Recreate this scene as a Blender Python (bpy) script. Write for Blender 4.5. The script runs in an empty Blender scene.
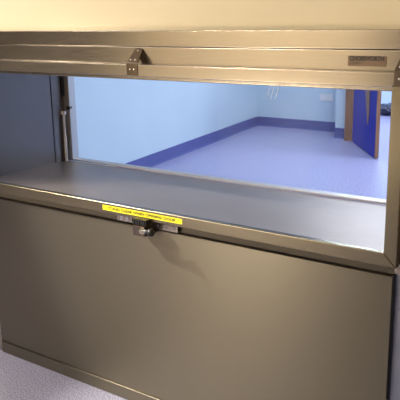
import bpy, bmesh, math, random
from mathutils import Vector, Matrix
C = bpy.context.scene.collection
SC = bpy.context.scene
random.seed(4)

# ------------------------------------------------------------------ camera
cam_d = bpy.data.cameras.new('camera')
cam_d.sensor_width = 36; cam_d.lens = 36 * 701.885 / 400; cam_d.clip_end = 60
cam = bpy.data.objects.new('camera', cam_d); C.objects.link(cam)
r = Vector((0.81648396, 0.5770673, -0.01863527)).normalized()
f = Vector((-0.56196699, 0.78688531, -0.25496002)).normalized()
u = r.cross(f)
M = Matrix.Identity(4)
for i in range(3):
    M[i][0] = r[i]; M[i][1] = u[i]; M[i][2] = -f[i]
M[0][3], M[1][3], M[2][3] = 0.7489, -2.0357, 1.6357
cam.matrix_world = M
SC.camera = cam

# ------------------------------------------------------------------ world, lights, exposure
w = bpy.data.worlds.new('world'); SC.world = w; w.use_nodes = True
w.node_tree.nodes['Background'].inputs[0].default_value = (0.6, 0.62, 0.7, 1)
w.node_tree.nodes['Background'].inputs[1].default_value = 0.02
SC.view_settings.view_transform = 'Standard'
SC.view_settings.look = 'None'
SC.view_settings.exposure = 0.09
SC.view_settings.gamma = 1.0

WARM = (1.0, 0.95, 0.90)
COOL = (0.84, 0.92, 1.0)
def area(name, loc, size, power, col, rot=(0, 0, 0)):
    d = bpy.data.lights.new(name, 'AREA'); d.shape = 'RECTANGLE'
    d.size, d.size_y = size; d.energy = power; d.color = col
    o = bpy.data.objects.new(name, d); C.objects.link(o); o.location = loc; o.rotation_euler = rot
    return o
FRONT_LAMPS = [(-3.3, -1.25)]
FAR_LAMPS = [(-2.4, 5.9), (-0.6, 5.7), (-0.4, 3.0)]
BEYOND_LAMPS = [(-3.4, 8.0)]
CEIL = 3.1
for x, y in FRONT_LAMPS:
    area('ceiling_light_lamp', (x, y, CEIL - 0.075), (0.16, 0.16), 55, (1.0, 0.97, 0.97))
sp = bpy.data.lights.new('added_spot', 'SPOT'); sp.energy = 1300; sp.color = (1.0, 0.93, 0.80); sp.shadow_soft_size = 0.06  # added spot, deepens the latch shadow and brightens the front panel
sp.spot_size = math.radians(29); sp.spot_blend = 0.6
spo = bpy.data.objects.new('added_spot', sp); C.objects.link(spo); spo.location = (-3.3, -1.25, CEIL - 0.085)
spo.rotation_euler = (Vector((-0.50, 0.0, 0.30)) - Vector(spo.location)).to_track_quat('-Z', 'Y').to_euler()
area('added_wall_wash', (-2.3, -2.55, CEIL - 0.075), (0.9, 0.25), 200, WARM, (math.radians(-20), 0, 0))  # added light, brightens the back wall and its reflection in the steel
area('added_low_light', (-2.55, -3.60, 0.48), (1.0, 0.75), 34, (1.0, 0.86, 0.64), (math.radians(90), 0, 0))  # added low light behind the viewer, brightens the middle of the front panel
for x, y in FAR_LAMPS:
    area('ceiling_light_lamp', (x, y, CEIL - 0.055), (1.1, 0.5), 61, COOL)
for x, y in BEYOND_LAMPS:
    area('ceiling_light_lamp', (x, y, CEIL - 0.055), (1.1, 0.5), 95, (0.85, 0.88, 1.0))

# ------------------------------------------------------------------ materials
def mat(name, col, rough=0.5, metal=0.0, spec=0.5):
    m = bpy.data.materials.new(name); m.use_nodes = True
    b = m.node_tree.nodes['Principled BSDF']
    b.inputs['Base Color'].default_value = (*col, 1)
    b.inputs['Roughness'].default_value = rough
    b.inputs['Metallic'].default_value = metal
    b.inputs['Specular IOR Level'].default_value = spec
    return m
def nodes(m):
    return m.node_tree.nodes, m.node_tree.links, m.node_tree.nodes['Principled BSDF']
def speckle(m, c1, c2, scale, lo=0.4, hi=0.6, detail=2.0, bump=0.0):
    n, l, b = nodes(m)
    tc = n.new('ShaderNodeTexCoord'); t = n.new('ShaderNodeTexNoise'); rp = n.new('ShaderNodeValToRGB')
    t.inputs['Scale'].default_value = scale; t.inputs['Detail'].default_value = detail
    l.new(tc.outputs['Object'], t.inputs['Vector']); l.new(t.outputs['Fac'], rp.inputs['Fac'])
    rp.color_ramp.elements[0].position = lo; rp.color_ramp.elements[0].color = (*c1, 1)
    rp.color_ramp.elements[1].position = hi; rp.color_ramp.elements[1].color = (*c2, 1)
    l.new(rp.outputs['Color'], b.inputs['Base Color'])
    if bump:
        bp = n.new('ShaderNodeBump'); bp.inputs['Strength'].default_value = bump; bp.inputs['Distance'].default_value = 0.002
        l.new(t.outputs['Fac'], bp.inputs['Height']); l.new(bp.outputs['Normal'], b.inputs['Normal'])
    return m
def steel(name, col, rough, stretch=(1, 40, 40), mottled=0.04, aniso=0.6, axis='Z', bump=0.015, vary=0.05):
    """brushed stainless: fine streaks along X, a little mottling, vertical spread of the gloss"""
    m = mat(name, col, rough, 0.93)
    m.node_tree.nodes['Principled BSDF'].inputs['Anisotropic'].default_value = aniso
    tg = m.node_tree.nodes.new('ShaderNodeTangent'); tg.direction_type = 'RADIAL'; tg.axis = axis
    m.node_tree.links.new(tg.outputs[0], m.node_tree.nodes['Principled BSDF'].inputs['Tangent'])
    n, l, b = nodes(m)
    tc = n.new('ShaderNodeTexCoord'); mp = n.new('ShaderNodeMapping'); mp.inputs['Scale'].default_value = stretch
    t = n.new('ShaderNodeTexNoise'); t.inputs['Scale'].default_value = 9; t.inputs['Detail'].default_value = 4
    l.new(tc.outputs['Object'], mp.inputs['Vector']); l.new(mp.outputs['Vector'], t.inputs['Vector'])
    t2 = n.new('ShaderNodeTexNoise'); t2.inputs['Scale'].default_value = 3.5; t2.inputs['Detail'].default_value = 5
    l.new(tc.outputs['Object'], t2.inputs['Vector'])
    mr = n.new('ShaderNodeMapRange'); mr.inputs['From Min'].default_value = 0.3; mr.inputs['From Max'].default_value = 0.7
    mr.inputs['To Min'].default_value = rough - vary; mr.inputs['To Max'].default_value = rough + vary
    l.new(t.outputs['Fac'], mr.inputs['Value']); l.new(mr.outputs['Result'], b.inputs['Roughness'])
    mx = n.new('ShaderNodeMix'); mx.data_type = 'RGBA'
    mx.inputs['A'].default_value = (*[c * (1 - mottled) for c in col], 1)
    mx.inputs['B'].default_value = (*[min(1, c * (1 + mottled)) for c in col], 1)
    l.new(t2.outputs['Fac'], mx.inputs['Factor']); l.new(mx.outputs['Result'], b.inputs['Base Color'])
    bp = n.new('ShaderNodeBump'); bp.inputs['Strength'].default_value = bump; bp.inputs['Distance'].default_value = 0.0003
    l.new(t.outputs['Fac'], bp.inputs['Height']); l.new(bp.outputs['Normal'], b.inputs['Normal'])
    return m

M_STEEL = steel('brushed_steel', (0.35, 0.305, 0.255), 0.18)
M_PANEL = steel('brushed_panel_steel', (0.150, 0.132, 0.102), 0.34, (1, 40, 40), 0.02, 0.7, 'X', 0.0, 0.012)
M_RAIL = steel('golden_brushed_steel', (0.20, 0.17, 0.12), 0.24, (1, 40, 40), 0.02, 0.6, 'Z', 0.0, 0.012)
M_BAND = steel('shaded_steel', (0.11, 0.095, 0.075), 0.45)  # base colour darkened to stand for the shade under the door rail
M_REAR = steel('satin_steel', (0.62, 0.60, 0.60), 0.5, (1, 40, 40), 0.04, 0.0)
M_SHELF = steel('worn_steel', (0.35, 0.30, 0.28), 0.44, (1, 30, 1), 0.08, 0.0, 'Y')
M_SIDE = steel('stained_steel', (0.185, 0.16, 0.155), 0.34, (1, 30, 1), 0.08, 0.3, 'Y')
M_DSTEEL = steel('dull_steel', (0.30, 0.32, 0.40), 0.5)
M_CHROME = mat('dark_chrome', (0.17, 0.135, 0.11), 0.18, 1.0)
M_BRIGHT = mat('bright_chrome', (0.86, 0.84, 0.82), 0.15, 1.0)
M_BLACK = mat('black_plastic', (0.012, 0.011, 0.012), 0.3)
M_CREAM = speckle(mat('cream_paint', (0.8, 0.7, 0.5), 0.6), (0.84, 0.73, 0.50), (0.87, 0.76, 0.53), 3, 0.3, 0.7)
M_BLUEWALL = speckle(mat('pale_blue_paint', (0.6, 0.7, 0.8), 0.55), (0.60, 0.72, 0.81), (0.63, 0.75, 0.84), 2, 0.3, 0.7)
M_CEIL = mat('white_ceiling', (0.85, 0.84, 0.80), 0.8)
M_FLOOR = speckle(mat('speckled_vinyl', (0.4, 0.4, 0.45), 0.45), (0.10, 0.095, 0.14), (0.29, 0.285, 0.375), 140, 0.36, 0.58, 5.0)
M_FLOORB = speckle(mat('blue_vinyl', (0.3, 0.3, 0.5), 0.35), (0.26, 0.265, 0.45), (0.40, 0.395, 0.62), 45, 0.38, 0.60, 6.0)
M_SKIRT = speckle(mat('blue_skirting_vinyl', (0.1, 0.1, 0.3), 0.4), (0.075, 0.09, 0.28), (0.13, 0.15, 0.40), 60, 0.35, 0.62, 4.0)
M_WOOD = mat('light_hardwood', (0.42, 0.22, 0.10), 0.45)
def woodgrain(m, c1, c2):
    n, l, b = nodes(m)
    tc = n.new('ShaderNodeTexCoord'); mp = n.new('ShaderNodeMapping'); mp.inputs['Scale'].default_value = (14, 14, 1)
    t = n.new('ShaderNodeTexNoise'); t.inputs['Scale'].default_value = 4; rp = n.new('ShaderNodeValToRGB')
    l.new(tc.outputs['Object'], mp.inputs['Vector']); l.new(mp.outputs['Vector'], t.inputs['Vector']); l.new(t.outputs['Fac'], rp.inputs['Fac'])
    rp.color_ramp.elements[0].position = 0.35; rp.color_ramp.elements[0].color = (*c1, 1)
    rp.color_ramp.elements[1].position = 0.65; rp.color_ramp.elements[1].color = (*c2, 1)
    l.new(rp.outputs['Color'], b.inputs['Base Color'])
woodgrain(M_WOOD, (0.27, 0.12, 0.06), (0.38, 0.19, 0.10))
M_BLUEDOOR = mat('blue_door_laminate', (0.012, 0.018, 0.36), 0.45, 0, 0.3)
M_WHITE = mat('white_plastic', (0.85, 0.83, 0.84), 0.35)
M_YELLOW = mat('yellow_vinyl', (0.87, 0.74, 0.01), 0.35)
M_INK = mat('black_ink', (0.03, 0.025, 0.01), 0.5)
M_PLATE = mat('etched_brown_plate', (0.20, 0.13, 0.085), 0.45, 0.3)
M_PLATEINK = mat('dark_brown_enamel', (0.035, 0.02, 0.015), 0.4)
M_SEAL = mat('black_rubber', (0.03, 0.03, 0.035), 0.6)
M_BAG = mat('dark_blue_polythene', (0.012, 0.016, 0.05), 0.3)
M_GREYWOOD = mat('dark_grey_laminate', (0.10, 0.09, 0.085), 0.5)
M_BACKING = mat('backing_white', (0.9, 0.9, 0.9), 0.5)  # white backing of the added low light
def glass(name, f0, tint=(1, 1, 1)):
    m = bpy.data.materials.new(name); m.use_nodes = True
    n, l = m.node_tree.nodes, m.node_tree.links; n.clear()
    out = n.new('ShaderNodeOutputMaterial'); mx = n.new('ShaderNodeMixShader')
    tr = n.new('ShaderNodeBsdfTransparent'); tr.inputs[0].default_value = (*tint, 1)
    gl = n.new('ShaderNodeBsdfGlossy'); gl.inputs['Roughness'].default_value = 0.03
    fr = n.new('ShaderNodeFresnel'); fr.inputs['IOR'].default_value = f0
    ge = n.new('ShaderNodeNewGeometry'); inv = n.new('ShaderNodeMath'); inv.operation = 'SUBTRACT'; inv.inputs[0].default_value = 1
    mu = n.new('ShaderNodeMath'); mu.operation = 'MULTIPLY'
    l.new(ge.outputs['Backfacing'], inv.inputs[1]); l.new(inv.outputs[0], mu.inputs[0]); l.new(fr.outputs[0], mu.inputs[1])
    l.new(mu.outputs[0], mx.inputs[0]); l.new(tr.outputs[0], mx.inputs[1]); l.new(gl.outputs[0], mx.inputs[2])
    l.new(mx.outputs[0], out.inputs[0]); return m
M_GLASS = glass('clear_glass', 1.09, (0.99, 0.995, 1.0))
def streak_mat():
    m = bpy.data.materials.new('whitish_streak'); m.use_nodes = True
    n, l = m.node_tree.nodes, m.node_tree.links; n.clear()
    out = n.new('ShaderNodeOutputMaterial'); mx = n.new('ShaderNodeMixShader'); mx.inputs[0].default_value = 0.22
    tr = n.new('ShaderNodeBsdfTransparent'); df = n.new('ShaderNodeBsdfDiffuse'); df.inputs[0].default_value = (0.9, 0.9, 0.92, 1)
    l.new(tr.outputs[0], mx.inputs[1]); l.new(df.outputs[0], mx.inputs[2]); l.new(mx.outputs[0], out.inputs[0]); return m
M_STREAK = streak_mat()

# ------------------------------------------------------------------ mesh helpers
def bx(bm, x0, x1, y0, y1, z0, z1, bevel=0.0, seg=2):
    b2 = bmesh.new()
    v = [b2.verts.new((x, y, z)) for x in (x0, x1) for y in (y0, y1) for z in (z0, z1)]
    for q in ((0, 1, 3, 2), (4, 6, 7, 5), (0, 4, 5, 1), (2, 3, 7, 6), (0, 2, 6, 4), (1, 5, 7, 3)):
        b2.faces.new([v[i] for i in q])
    bmesh.ops.recalc_face_normals(b2, faces=b2.faces)
    if bevel: bmesh.ops.bevel(b2, geom=b2.edges[:], offset=bevel, segments=seg, affect='EDGES', profile=0.5)
    merge(bm, b2)
def merge(bm, b2):
    me = bpy.data.meshes.new('t'); b2.to_mesh(me); b2.free(); bm.from_mesh(me); bpy.data.meshes.remove(me)
def cyl(bm, a, b, rad, n=20, rad2=None, bevel=0.0):
    a, b = Vector(a), Vector(b); d = b - a
    b2 = bmesh.new()
    bmesh.ops.create_cone(b2, cap_ends=True, segments=n, radius1=rad, radius2=rad if rad2 is None else rad2, depth=d.length)
    if bevel: bmesh.ops.bevel(b2, geom=[e for e in b2.edges if len(e.link_faces) == 2 and any(len(q.verts) > 4 for q in e.link_faces)], offset=bevel, segments=2, affect='EDGES', profile=0.5)
    b2.transform(Matrix.Translation((a + b) / 2) @ d.to_track_quat('Z', 'Y').to_matrix().to_4x4())
    merge(bm, b2)
def ball(bm, c, rad, s=(1, 1, 1)):
    b2 = bmesh.new(); bmesh.ops.create_uvsphere(b2, u_segments=20, v_segments=12, radius=rad)
    b2.transform(Matrix.Translation(c) @ Matrix.Diagonal((*s, 1))); merge(bm, b2)
def prism(bm, pts, off, bevel=0.0):
    """polygon (3D points) thickened along off"""
    b2 = bmesh.new(); o = Vector(off)
    a = [b2.verts.new(p) for p in pts]; b = [b2.verts.new(Vector(p) + o) for p in pts]
    b2.faces.new(a); b2.faces.new(b[::-1]); n = len(a)
    for i in range(n): b2.faces.new((a[i], b[i], b[(i + 1) % n], a[(i + 1) % n]))
    bmesh.ops.recalc_face_normals(b2, faces=b2.faces)
    if bevel: bmesh.ops.bevel(b2, geom=b2.edges[:], offset=bevel, segments=2, affect='EDGES', profile=0.5)
    merge(bm, b2)
def obj(name, bm, m, parent=None, smooth=True, label=None):
    me = bpy.data.meshes.new(name); bm.normal_update(); bm.to_mesh(me); bm.free()
    me.materials.append(m)
    if smooth:
        for p in me.polygons: p.use_smooth = True
        me.set_sharp_from_angle(angle=math.radians(38))
    o = bpy.data.objects.new(name, me); C.objects.link(o)
    if smooth:
        wn = o.modifiers.new('wn', 'WEIGHTED_NORMAL'); wn.keep_sharp = True; wn.weight = 100
    if parent: o.parent = parent
    if label: o['label'] = label
    return o
def BM(): return bmesh.new()
def box_obj(name, dims, m, parent=None, bevel=0.0, label=None):
    bm = BM(); bx(bm, *dims, bevel=bevel); return obj(name, bm, m, parent, label=label)
def struct(o, label):
    o['kind'] = 'structure'; o['label'] = label; return o
def thing(name, label, cat, group=None, loc=(0, 0, 0)):
    o = bpy.data.objects.new(name, None); C.objects.link(o); o.location = loc; o.empty_display_size = 0.1
    o['label'] = label; o['category'] = cat
    if group: o['group'] = group
    return o
def tag(o, label, cat, group=None):
    o['label'] = label; o['category'] = cat
    if group: o['group'] = group
    return o
def text_obj(name, body, size, matrix, m, parent, width=None, extrude=0.0003, bold=0.0):
    cu = bpy.data.curves.new('t', 'FONT'); cu.body = body; cu.size = size; cu.extrude = extrude
    cu.align_x = 'CENTER'; cu.align_y = 'CENTER'; cu.offset = bold; cu.resolution_u = 3
    t = bpy.data.objects.new('t', cu); C.objects.link(t)
    bpy.context.view_layer.update()
    me = bpy.data.meshes.new_from_object(t.evaluated_get(bpy.context.evaluated_depsgraph_get()))
    bpy.data.objects.remove(t)
    xs = [v.co.x for v in me.vertices]; wdt = max(xs) - min(xs); sx = width / wdt if width else 1
    me.transform(matrix @ Matrix.Diagonal((sx, 1, 1, 1)))
    me.materials.clear(); me.materials.append(m)
    o = bpy.data.objects.new(name, me); C.objects.link(o); o.parent = parent
    return o
FRONTFACE = Matrix.Rotation(math.radians(90), 4, 'X')     # text upright, facing -Y

# ------------------------------------------------------------------ setting: near room
WX0, WX1, WY0 = -6.2, 1.9, -3.7
WF, WB = 0.10, 0.50                       # faces of the wall the hatch is set in
HL, HR, HT = -2.05, 0.13, 1.583           # hatch outline
bm = BM()
bx(bm, WX0, HL, WF, WB, 0, CEIL); bx(bm, HR, WX1, WF, WB, 0, CEIL); bx(bm, HL, HR, WF, WB, HT - 0.002, CEIL)
struct(obj('wall_front', bm, M_CREAM, smooth=False), 'cream painted wall above the steel hatch')
struct(box_obj('floor', (WX0, WX1, WY0, WF, -0.05, 0), M_FLOOR), 'grey speckled vinyl floor in front of the steel hatch')
struct(box_obj('ceiling', (WX0, WX1, WY0, WB, CEIL, CEIL + 0.05), M_CEIL), 'white ceiling of the near room')
struct(box_obj('wall_back', (WX0, WX1, WY0 - 0.1, WY0, 0, CEIL), M_CREAM), 'cream wall behind the viewer')
struct(box_obj('wall_left', (WX0 - 0.1, WX0, WY0, WB, 0, CEIL), M_GREYWOOD), 'dark wall at the left end of the near room')
struct(box_obj('wall_right', (WX1, WX1 + 0.1, WY0, WB, 0, CEIL), M_CREAM), 'cream wall at the right end of the near room')

struct(box_obj('added_panel_left', (-6.1, -4.3, WY0 + 0.001, WY0 + 0.05, 0, 3.0), M_GREYWOOD), 'added dark panel behind the viewer to the left, darkens the steel reflections')  # unseen dark panel added to darken the steel's left reflections
struct(box_obj('added_panel_behind', (-1.5, 1.0, WY0 + 0.001, WY0 + 0.05, 0, 3.0), M_GREYWOOD), 'added dark panel directly behind the viewer, darkens the steel reflections')  # unseen dark panel added to darken the steel's right reflections
struct(box_obj('added_panel_end', (WX0 + 0.001, WX0 + 0.05, -3.4, -0.3, 0, 2.4), M_GREYWOOD), 'added dark panel at the left end of the near room, darkens the steel reflections')  # unseen dark panel added on the end wall for darker reflections

bm = BM(); bx(bm, -3.1, -2.0, -3.68, -3.62, 0.06, 0.90, 0.004)  # unseen panel behind the added low light, no opening in the wall
struct(obj('low_light_backing', bm, M_BACKING), 'added low white panel behind the viewer, backing a light for the steel')

# ------------------------------------------------------------------ setting: far room
FX1 = 1.5
struct(box_obj('floor_far', (-5.6, FX1, WB, 10.4, -0.05, 0), M_FLOORB), 'blue speckled vinyl floor of the far room seen through the hatch')
struct(box_obj('ceiling_far', (-5.6, FX1, WB + 0.0, 10.4, CEIL, CEIL + 0.05), M_CEIL), 'white ceiling of the far room')
def lx(y): return -4.685 + (7.1 - y) * (0.585 / 3.7)       # the left wall runs slightly askew
bm = BM()
prism(bm, [(lx(WB), WB, 0), (lx(7.1), 7.1, 0), (lx(7.1) - 0.15, 7.1, 0), (lx(WB) - 0.15, WB, 0)], (0, 0, CEIL))
struct(obj('wall_left_far', bm, M_BLUEWALL, smooth=False), 'pale blue left wall of the far room')
bm = BM()
bx(bm, -4.85, -3.215, 7.1, 7.25, 0, CEIL)
struct(obj('wall_back_far', bm, M_BLUEWALL, smooth=False), 'pale blue end wall of the far room behind the socket')
bm = BM()
bx(bm, -3.205, -3.0, 6.66, 7.25, 0, CEIL); bx(bm, -1.95, FX1, 6.66, 6.85, 0, CEIL); bx(bm, -3.0, -1.95, 6.66, 6.85, 2.15, CEIL)
struct(obj('wall_doorway_far', bm, M_BLUEWALL, smooth=False), 'pale blue wall pier beside the blue door')
struct(box_obj('wall_right_far', (FX1, FX1 + 0.1, WB, 10.4, 0, CEIL), M_BLUEWALL), 'pale blue right wall of the far room')
struct(box_obj('wall_beyond', (-5.6, FX1, 9.6, 9.7, 0, CEIL), M_BLUEWALL), 'pale wall seen through the open doorway beyond the blue door')
struct(box_obj('wall_beyond_left', (-4.6, -4.5, 7.25, 9.6, 0, CEIL), M_BLUEWALL), 'side wall of the space beyond the blue door')
# coved skirting: a profile swept along a straight run; inward = direction into the room
def skirting(name, a, b, inward, label):
    a, b, n = Vector(a), Vector(b), Vector(inward).normalized()
    prof = [(0, 0), (0.03, 0), (0.018, 0.006), (0.010, 0.016), (0.006, 0.03), (0.005, 0.13), (0.003, 0.136), (0, 0.136)]
    bm = BM(); prism(bm, [a + n * p[0] + Vector((0, 0, p[1])) for p in prof], b - a)
    return struct(obj(name, bm, M_SKIRT), label)
skirting('baseboard_left', (lx(WB + 0.01), WB + 0.01, 0), (lx(7.1), 7.1, 0), (1, 0.158, 0), 'dark blue coved skirting along the left wall of the far room')
skirting('baseboard_back', (-4.685, 7.1, 0), (-3.205, 7.1, 0), (0, -1, 0), 'dark blue coved skirting under the socket')
skirting('baseboard_pier', (-3.21, 6.66, 0), (-3.0, 6.66, 0), (0, -1, 0), 'short dark blue skirting on the wall pier beside the door post')
skirting('baseboard_pier_side', (-3.205, 7.1, 0), (-3.205, 6.66, 0), (-1, 0, 0), 'dark blue skirting on the side of the wall pier')
# door frame
bm = BM(); bx(bm, -3.0, -2.895, 6.50, 6.87, 0, 2.2, 0.004); bx(bm, -1.99, -1.89, 6.60, 6.87, 0, 2.2, 0.004); bx(bm, -2.895, -1.99, 6.60, 6.87, 2.1, 2.2, 0.004)
struct(obj('trim_1', bm, M_WOOD), 'brown timber door frame at the far end of the blue room')
# blue door leaf, swung into the room
hx, hy, ex, ey = -2.872, 6.462, -2.20, 5.55
L = math.hypot(ex - hx, ey - hy); ang = math.atan2(ey - hy, ex - hx)
door = bpy.data.objects.new('door_1', None); C.objects.link(door); door.location = (hx, hy, 0.008); door.rotation_euler = (0, 0, ang)
struct(door, 'blue door standing open into the far room with timber edges')
box_obj('leaf', (0.012, L - 0.012, 0.0, 0.044, 0, 2.08), M_BLUEDOOR, door, 0.001)
box_obj('edge_lipping', (L - 0.012, L, 0.0, 0.044, 0, 2.08), M_WOOD, door, 0.001, label='brown timber lipping on the leading edge')
box_obj('edge_lipping', (0.0, 0.012, 0.0, 0.044, 0, 2.08), M_WOOD, door, 0.001)
bm = BM(); prism(bm, [(0.52, -0.008, 1.95), (0.82, -0.008, 1.95), (0.82, -0.008, 0.46), (0.78, -0.008, 0.34), (0.755, -0.008, 0.34), (0.58, -0.008, 0.80)], (0, 0.008, 0), 0.001)
obj('tapered_inlay', bm, M_WOOD, door, label='light timber strip tapering to a point on the blue face')

# ------------------------------------------------------------------ ceiling luminaires
for i, (x, y) in enumerate(FRONT_LAMPS + [(-2.3, -2.55)]):  # last position houses the added wall wash light
    t = thing('ceiling_light', ['ceiling light near the left end of the near room', 'added unseen ceiling light over the back wall, brightens the steel reflections'][i], 'light', 'near room ceiling lights', (x, y, CEIL))
    box_obj('housing', (-0.5, 0.5, -0.16, 0.16, -0.06, 0.0), M_WHITE, t, 0.004)
for i, (x, y) in enumerate(FAR_LAMPS + BEYOND_LAMPS):
    t = thing('ceiling_light', 'white ceiling panel light of the far room', 'light', 'far room ceiling lights', (x, y, CEIL))
    box_obj('housing', (-0.6, 0.6, -0.3, 0.3, -0.04, 0.0), M_WHITE, t, 0.004)

# ------------------------------------------------------------------ THE HATCH
hatch = thing('pass_through_hatch', 'brushed stainless steel pass-through hatch with glazed door set in the cream wall', 'hatch', loc=(-0.96, 0.3, 0))
hatch_off = Vector(hatch.location)
def hp(name, bm, m, label=None, smooth=True):
    o = obj(name, bm, m, None, smooth, label); o.data.transform(Matrix.Translation(-hatch_off)); o.parent = hatch; return o
def hsub(name, bm, m, parent, label=None):
    o = obj(name, bm, m, None, True, label); o.data.transform(Matrix.Translation(-hatch_off)); o.parent = parent; return o
def off(o): o.data.transform(Matrix.Translation(-hatch_off)); return o

# head flange: two folded bands across the top
bm = BM(); bx(bm, HL, HR, 0.050, 0.105, 1.5236, HT, 0.004); bx(bm, HL, HR, 0.106, 0.52, 1.470, HT - 0.004); hp('head_flange', bm, M_STEEL)
bm = BM(); bx(bm, HL, HR, 0.044, 0.105, 1.400, 1.5232, 0.004); header = hp('header_panel', bm, M_STEEL)
# uprights
bm = BM(); bx(bm, HL, -1.975, 0.030, 0.105, 0.0, 1.398, 0.002); hp('frame_upright', bm, M_STEEL)
bm = BM(); bx(bm, 0.026, HR, 0.036, 0.105, 0.825, 1.398, 0.002); hp('frame_upright', bm, M_STEEL)
bm = BM(); bx(bm, 0.0285, HR, 0.052, 0.105, 0.0, 0.822, 0.002); hp('service_panel', bm, M_DSTEEL, 'darker blue-grey steel strip at the right of the front panel')
# band below the door, front panel, kick rail
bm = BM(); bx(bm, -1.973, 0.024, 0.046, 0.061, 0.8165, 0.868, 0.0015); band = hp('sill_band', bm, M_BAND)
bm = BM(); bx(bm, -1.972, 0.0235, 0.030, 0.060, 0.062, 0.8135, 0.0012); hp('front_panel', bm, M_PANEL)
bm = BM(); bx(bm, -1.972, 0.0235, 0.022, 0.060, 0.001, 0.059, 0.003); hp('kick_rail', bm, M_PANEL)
# carcass behind
bm = BM(); bx(bm, -2.03, 0.02, 0.062, 0.56, 0.01, 0.862); hp('carcass', bm, M_DSTEEL)
# chamber
bm = BM(); bx(bm, -2.0, 0.02, 0.030, 0.585, 0.870, 0.890, 0.0015); hp('chamber_floor', bm, M_SHELF)
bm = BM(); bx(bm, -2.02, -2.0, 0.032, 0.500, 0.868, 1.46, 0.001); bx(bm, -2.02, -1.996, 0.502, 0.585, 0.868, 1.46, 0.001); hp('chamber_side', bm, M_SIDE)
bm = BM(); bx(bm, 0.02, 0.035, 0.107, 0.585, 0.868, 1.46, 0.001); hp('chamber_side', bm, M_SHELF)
bm = BM(); bx(bm, -2.0, 0.02, 0.106, 0.585, 1.44, 1.46, 0.001); hp('chamber_top', bm, M_SHELF)

def frame(bm, x0, x1, z0, z1, y0, y1, wl, wr, wb, wt, bev, only=(0, 1, 2, 3)):
    """mitred-looking four sided frame"""
    for i, pts in enumerate(([(x0, z0), (x1, z0), (x1 - wr, z0 + wb), (x0 + wl, z0 + wb)], [(x0, z1), (x0 + wl, z1 - wt), (x1 - wr, z1 - wt), (x1, z1)],
                [(x0, z0), (x0 + wl, z0 + wb), (x0 + wl, z1 - wt), (x0, z1)], [(x1, z0), (x1, z1), (x1 - wr, z1 - wt), (x1 - wr, z0 + wb)])):
        if i in only: prism(bm, [(x, y0, z) for x, z in pts], (0, y1 - y0, 0), bev)

# rear door and frame
bm = BM(); frame(bm, -2.0, 0.02, 0.8905, 1.439, 0.586, 0.632, 0.044, 0.044, 0.010, 0.04, 0.0025)
rear = hp('rear_door', bm, M_REAR, 'glazed rear door on the far side of the chamber')
bm = BM(); bx(bm, -1.95, -0.03, 0.618, 0.622, 0.899, 1.401); hsub('glass_pane', bm, M_GLASS, rear)
bm = BM(); cyl(bm, (-1.944, 0.586, 1.178), (-1.944, 0.570, 1.178), 0.006); ball(bm, (-1.944, 0.566, 1.178), 0.011); hsub('knob', bm, M_BLACK, rear, 'small black ball knob')
bm = BM(); bx(bm, -1.994, -1.986, 0.572, 0.5855, 1.235, 1.438, 0.002); hsub('seal', bm, M_SEAL, rear, 'black rubber seal strip')
bm = BM(); cyl(bm, (-1.980, 0.562, 0.891), (-1.980, 0.562, 1.03), 0.008); cyl(bm, (-1.980, 0.562, 1.02), (-1.980, 0.562, 1.145), 0.006)
bx(bm, -1.995, -1.966, 0.555, 0.569, 1.140, 1.158, 0.002)
hp('stay_rod', bm, M_WHITE, 'slim white stay rod with a bracket at its top')

# front door
bm = BM(); frame(bm, -2.028, 0.044, 0.855, 1.460, 0.000, 0.028, 0.044, 0.044, 0.045, 0.0435, 0.0035, (0, 2, 3))
top_bm = BM(); frame(top_bm, -2.028, 0.044, 0.855, 1.460, 0.000, 0.028, 0.044, 0.044, 0.045, 0.0435, 0.0035, (1,))
bx(top_bm, -1.98, 0.0, 0.0282, 0.0432, 1.425, 1.4585, 0.0008)
door_f = hp('front_door', bm, M_RAIL, 'steel framed glazed front door')
hsub('top_rail', top_bm, M_STEEL, door_f)
bm = BM(); bx(bm, -1.986, 0.002, 0.012, 0.017, 0.898, 1.419); hsub('glass_pane', bm, M_GLASS, door_f)
bm = BM(); bx(bm, -1.197, -0.790, -0.0008, 0.0005, 0.8685, 0.8895); lab = hsub('warning_label', bm, M_YELLOW, door_f, 'yellow warning strip with black capitals')
TX = Matrix.Translation(-hatch_off)
text_obj('warning_text', 'STAND CLEAR WHEN OPENING DOOR', 0.0155, TX @ Matrix.Translation((-0.993, -0.0012, 0.879)) @ FRONTFACE, M_INK, door_f, 0.345, bold=0.0004)
# faint whitish streaks on the glass
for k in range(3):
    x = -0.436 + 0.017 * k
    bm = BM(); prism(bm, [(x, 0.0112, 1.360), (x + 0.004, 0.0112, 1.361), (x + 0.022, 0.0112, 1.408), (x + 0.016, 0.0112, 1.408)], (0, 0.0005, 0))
    hsub('streak', bm, M_STREAK, door_f, 'faint whitish slanting streak on the glass')
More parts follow.
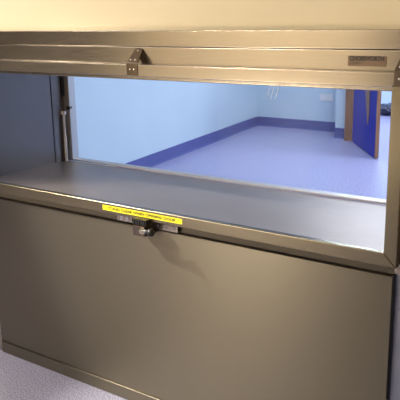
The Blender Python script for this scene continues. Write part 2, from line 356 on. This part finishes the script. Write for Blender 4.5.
# hinges (cranked straps from the header to the door)
def hinge(xa, xb):
    t = 0.003
    bm = BM()
    prism(bm, [(xa, -t, 1.420), (xb, -t, 1.420), (xb, -t, 1.466), (xa, -t, 1.466)], (0, t, 0), 0.0008)          # lower leaf on the door rail
    wx = (xb - xa)
    prism(bm, [(xa, -t, 1.466), (xb, -t, 1.466), (xb - wx * .12, 0.040, 1.514), (xb - wx * .3, 0.0435, 1.519), (xa + wx * .3, 0.0435, 1.519), (xa + wx * .12, 0.040, 1.514)], (0, 0.003, -0.003), 0.0008)
    h = hsub('hinge_strap', bm, M_CHROME, door_f, 'polished cranked hinge strap')
    for sx, sz in ((0.32, 1.443), (0.68, 1.443)):
        b2 = BM(); ball(b2, (xa + wx * sx, -t, sz), 0.0038, (1, 0.6, 1)); hsub('screw', b2, M_BRIGHT, door_f)
    n = Vector((0, -0.048, 0.0465)).normalized()
    for sx, q in ((0.28, 0.22), (0.70, 0.22), (0.5, 0.86)):
        p = Vector((xa + wx * sx, -t + 0.0465 * q, 1.466 + 0.050 * q)) + n * 0.0005
        b2 = BM(); ball(b2, p, 0.0038, (1, 0.8, 0.8)); hsub('screw', b2, M_BRIGHT, door_f)
hinge(-1.032, -0.979)
hinge(0.006, 0.044 + 0.012)

# nameplate on the header
bm = BM(); bx(bm, -0.160, -0.036, 0.0420, 0.0445, 1.4735, 1.505, 0.0008); npl = hsub('nameplate', bm, M_PLATE, header, 'small brown maker plate with lettering')
text_obj('nameplate_text', 'CHOSSWORTH', 0.0175, TX @ Matrix.Translation((-0.098, 0.0416, 1.4965)) @ FRONTFACE, M_PLATEINK, header, 0.112, bold=0.0012)
text_obj('nameplate_text', 'CLEAN', 0.0095, TX @ Matrix.Translation((-0.134, 0.0416, 1.4835)) @ FRONTFACE, M_PLATEINK, header, 0.036)

# latch on the sill band
bm = BM(); bx(bm, -1.146, -1.066, 0.0275, 0.0465, 0.824, 0.852, 0.0008); plt = hp('latch_plate', bm, M_STEEL)
for zx in (-1.12, -1.09):
    b2 = BM(); bx(b2, zx - 0.006, zx + 0.006, 0.0262, 0.0277, 0.829, 0.847, 0.0005); hsub('keep', b2, M_DSTEEL, plt)
bm = BM(); bx(bm, -0.950, -0.834, 0.0275, 0.0465, 0.8195, 0.848, 0.0008); kp = hp('keeper_plate', bm, M_STEEL)
for zx in (-0.93, -0.89, -0.85):
    b2 = BM(); cyl(b2, (zx, 0.0275, 0.834), (zx, 0.0258, 0.834), 0.0045); hsub('screw', b2, M_DSTEEL, kp)
bm = BM(); bx(bm, -1.016, -0.946, -0.004, 0.047, 0.800, 0.853, 0.003); bx(bm, -1.011, -0.950, -0.034, -0.002, 0.799, 0.842, 0.004)
lt = hp('latch', bm, M_CHROME, 'chrome latch with a black knob')
bm = BM(); bx(bm, -1.011, -0.944, -0.030, -0.003, 0.8435, 0.8665, 0.002)
for k in range(5): bx(bm, -1.0085 + k * 0.013, -1.0015 + k * 0.013, -0.034, -0.029, 0.8445, 0.866, 0.0008)
hsub('ribbed_block', bm, M_BLACK, lt, 'black ribbed block')
bm = BM(); cyl(bm, (-0.975, -0.030, 0.822), (-0.955, -0.042, 0.825), 0.0125, bevel=0.002); cyl(bm, (-0.958, -0.040, 0.825), (-0.915, -0.048, 0.829), 0.0075, bevel=0.001); hsub('spindle', bm, M_BRIGHT, lt, 'bright spindle')
bm = BM(); cyl(bm, (-0.925, -0.046, 0.828), (-0.912, -0.049, 0.829), 0.011); ball(bm, (-0.905, -0.050, 0.830), 0.0165); hsub('knob', bm, M_BLACK, lt, 'black ball knob')

# ------------------------------------------------------------------ far room objects
sk = thing('wall_socket', 'white double socket plate low on the pale blue end wall', 'socket', loc=(-3.55, 7.1, 0.48))
box_obj('faceplate', (-0.1, 0.1, -0.012, 0, -0.048, 0.048), M_WHITE, sk, 0.003)
for k in (-1, 1): box_obj('rocker_switch', (k * 0.045 - 0.012, k * 0.045 + 0.012, -0.018, -0.011, 0.012, 0.034), M_WHITE, sk, 0.002)
for k in (-1, 1): box_obj('outlet', (k * 0.045 - 0.022, k * 0.045 + 0.022, -0.0135, -0.011, -0.036, 0.004), M_CEIL, sk, 0.001)
# dark bag on the floor beyond the doorway
b2 = bmesh.new(); bmesh.ops.create_icosphere(b2, subdivisions=4, radius=1)
for v in b2.verts:
    c = v.co
    k = 1 + 0.13 * math.sin(7 * c.x + 3 * c.z) * math.cos(5 * c.y + 4 * c.z) + 0.05 * math.sin(17 * c.x + 11 * c.z)
    v.co = Vector((c.x * 0.23 * k, c.y * 0.16 * k, max(-0.088, c.z * 0.10 * k)))
bm = BM(); merge(bm, b2)
tag(obj('dark_bag', bm, M_BAG), 'dark lumpy bag on the pale floor beyond the blue door', 'bag').location = (-3.33, 9.05, 0.088)
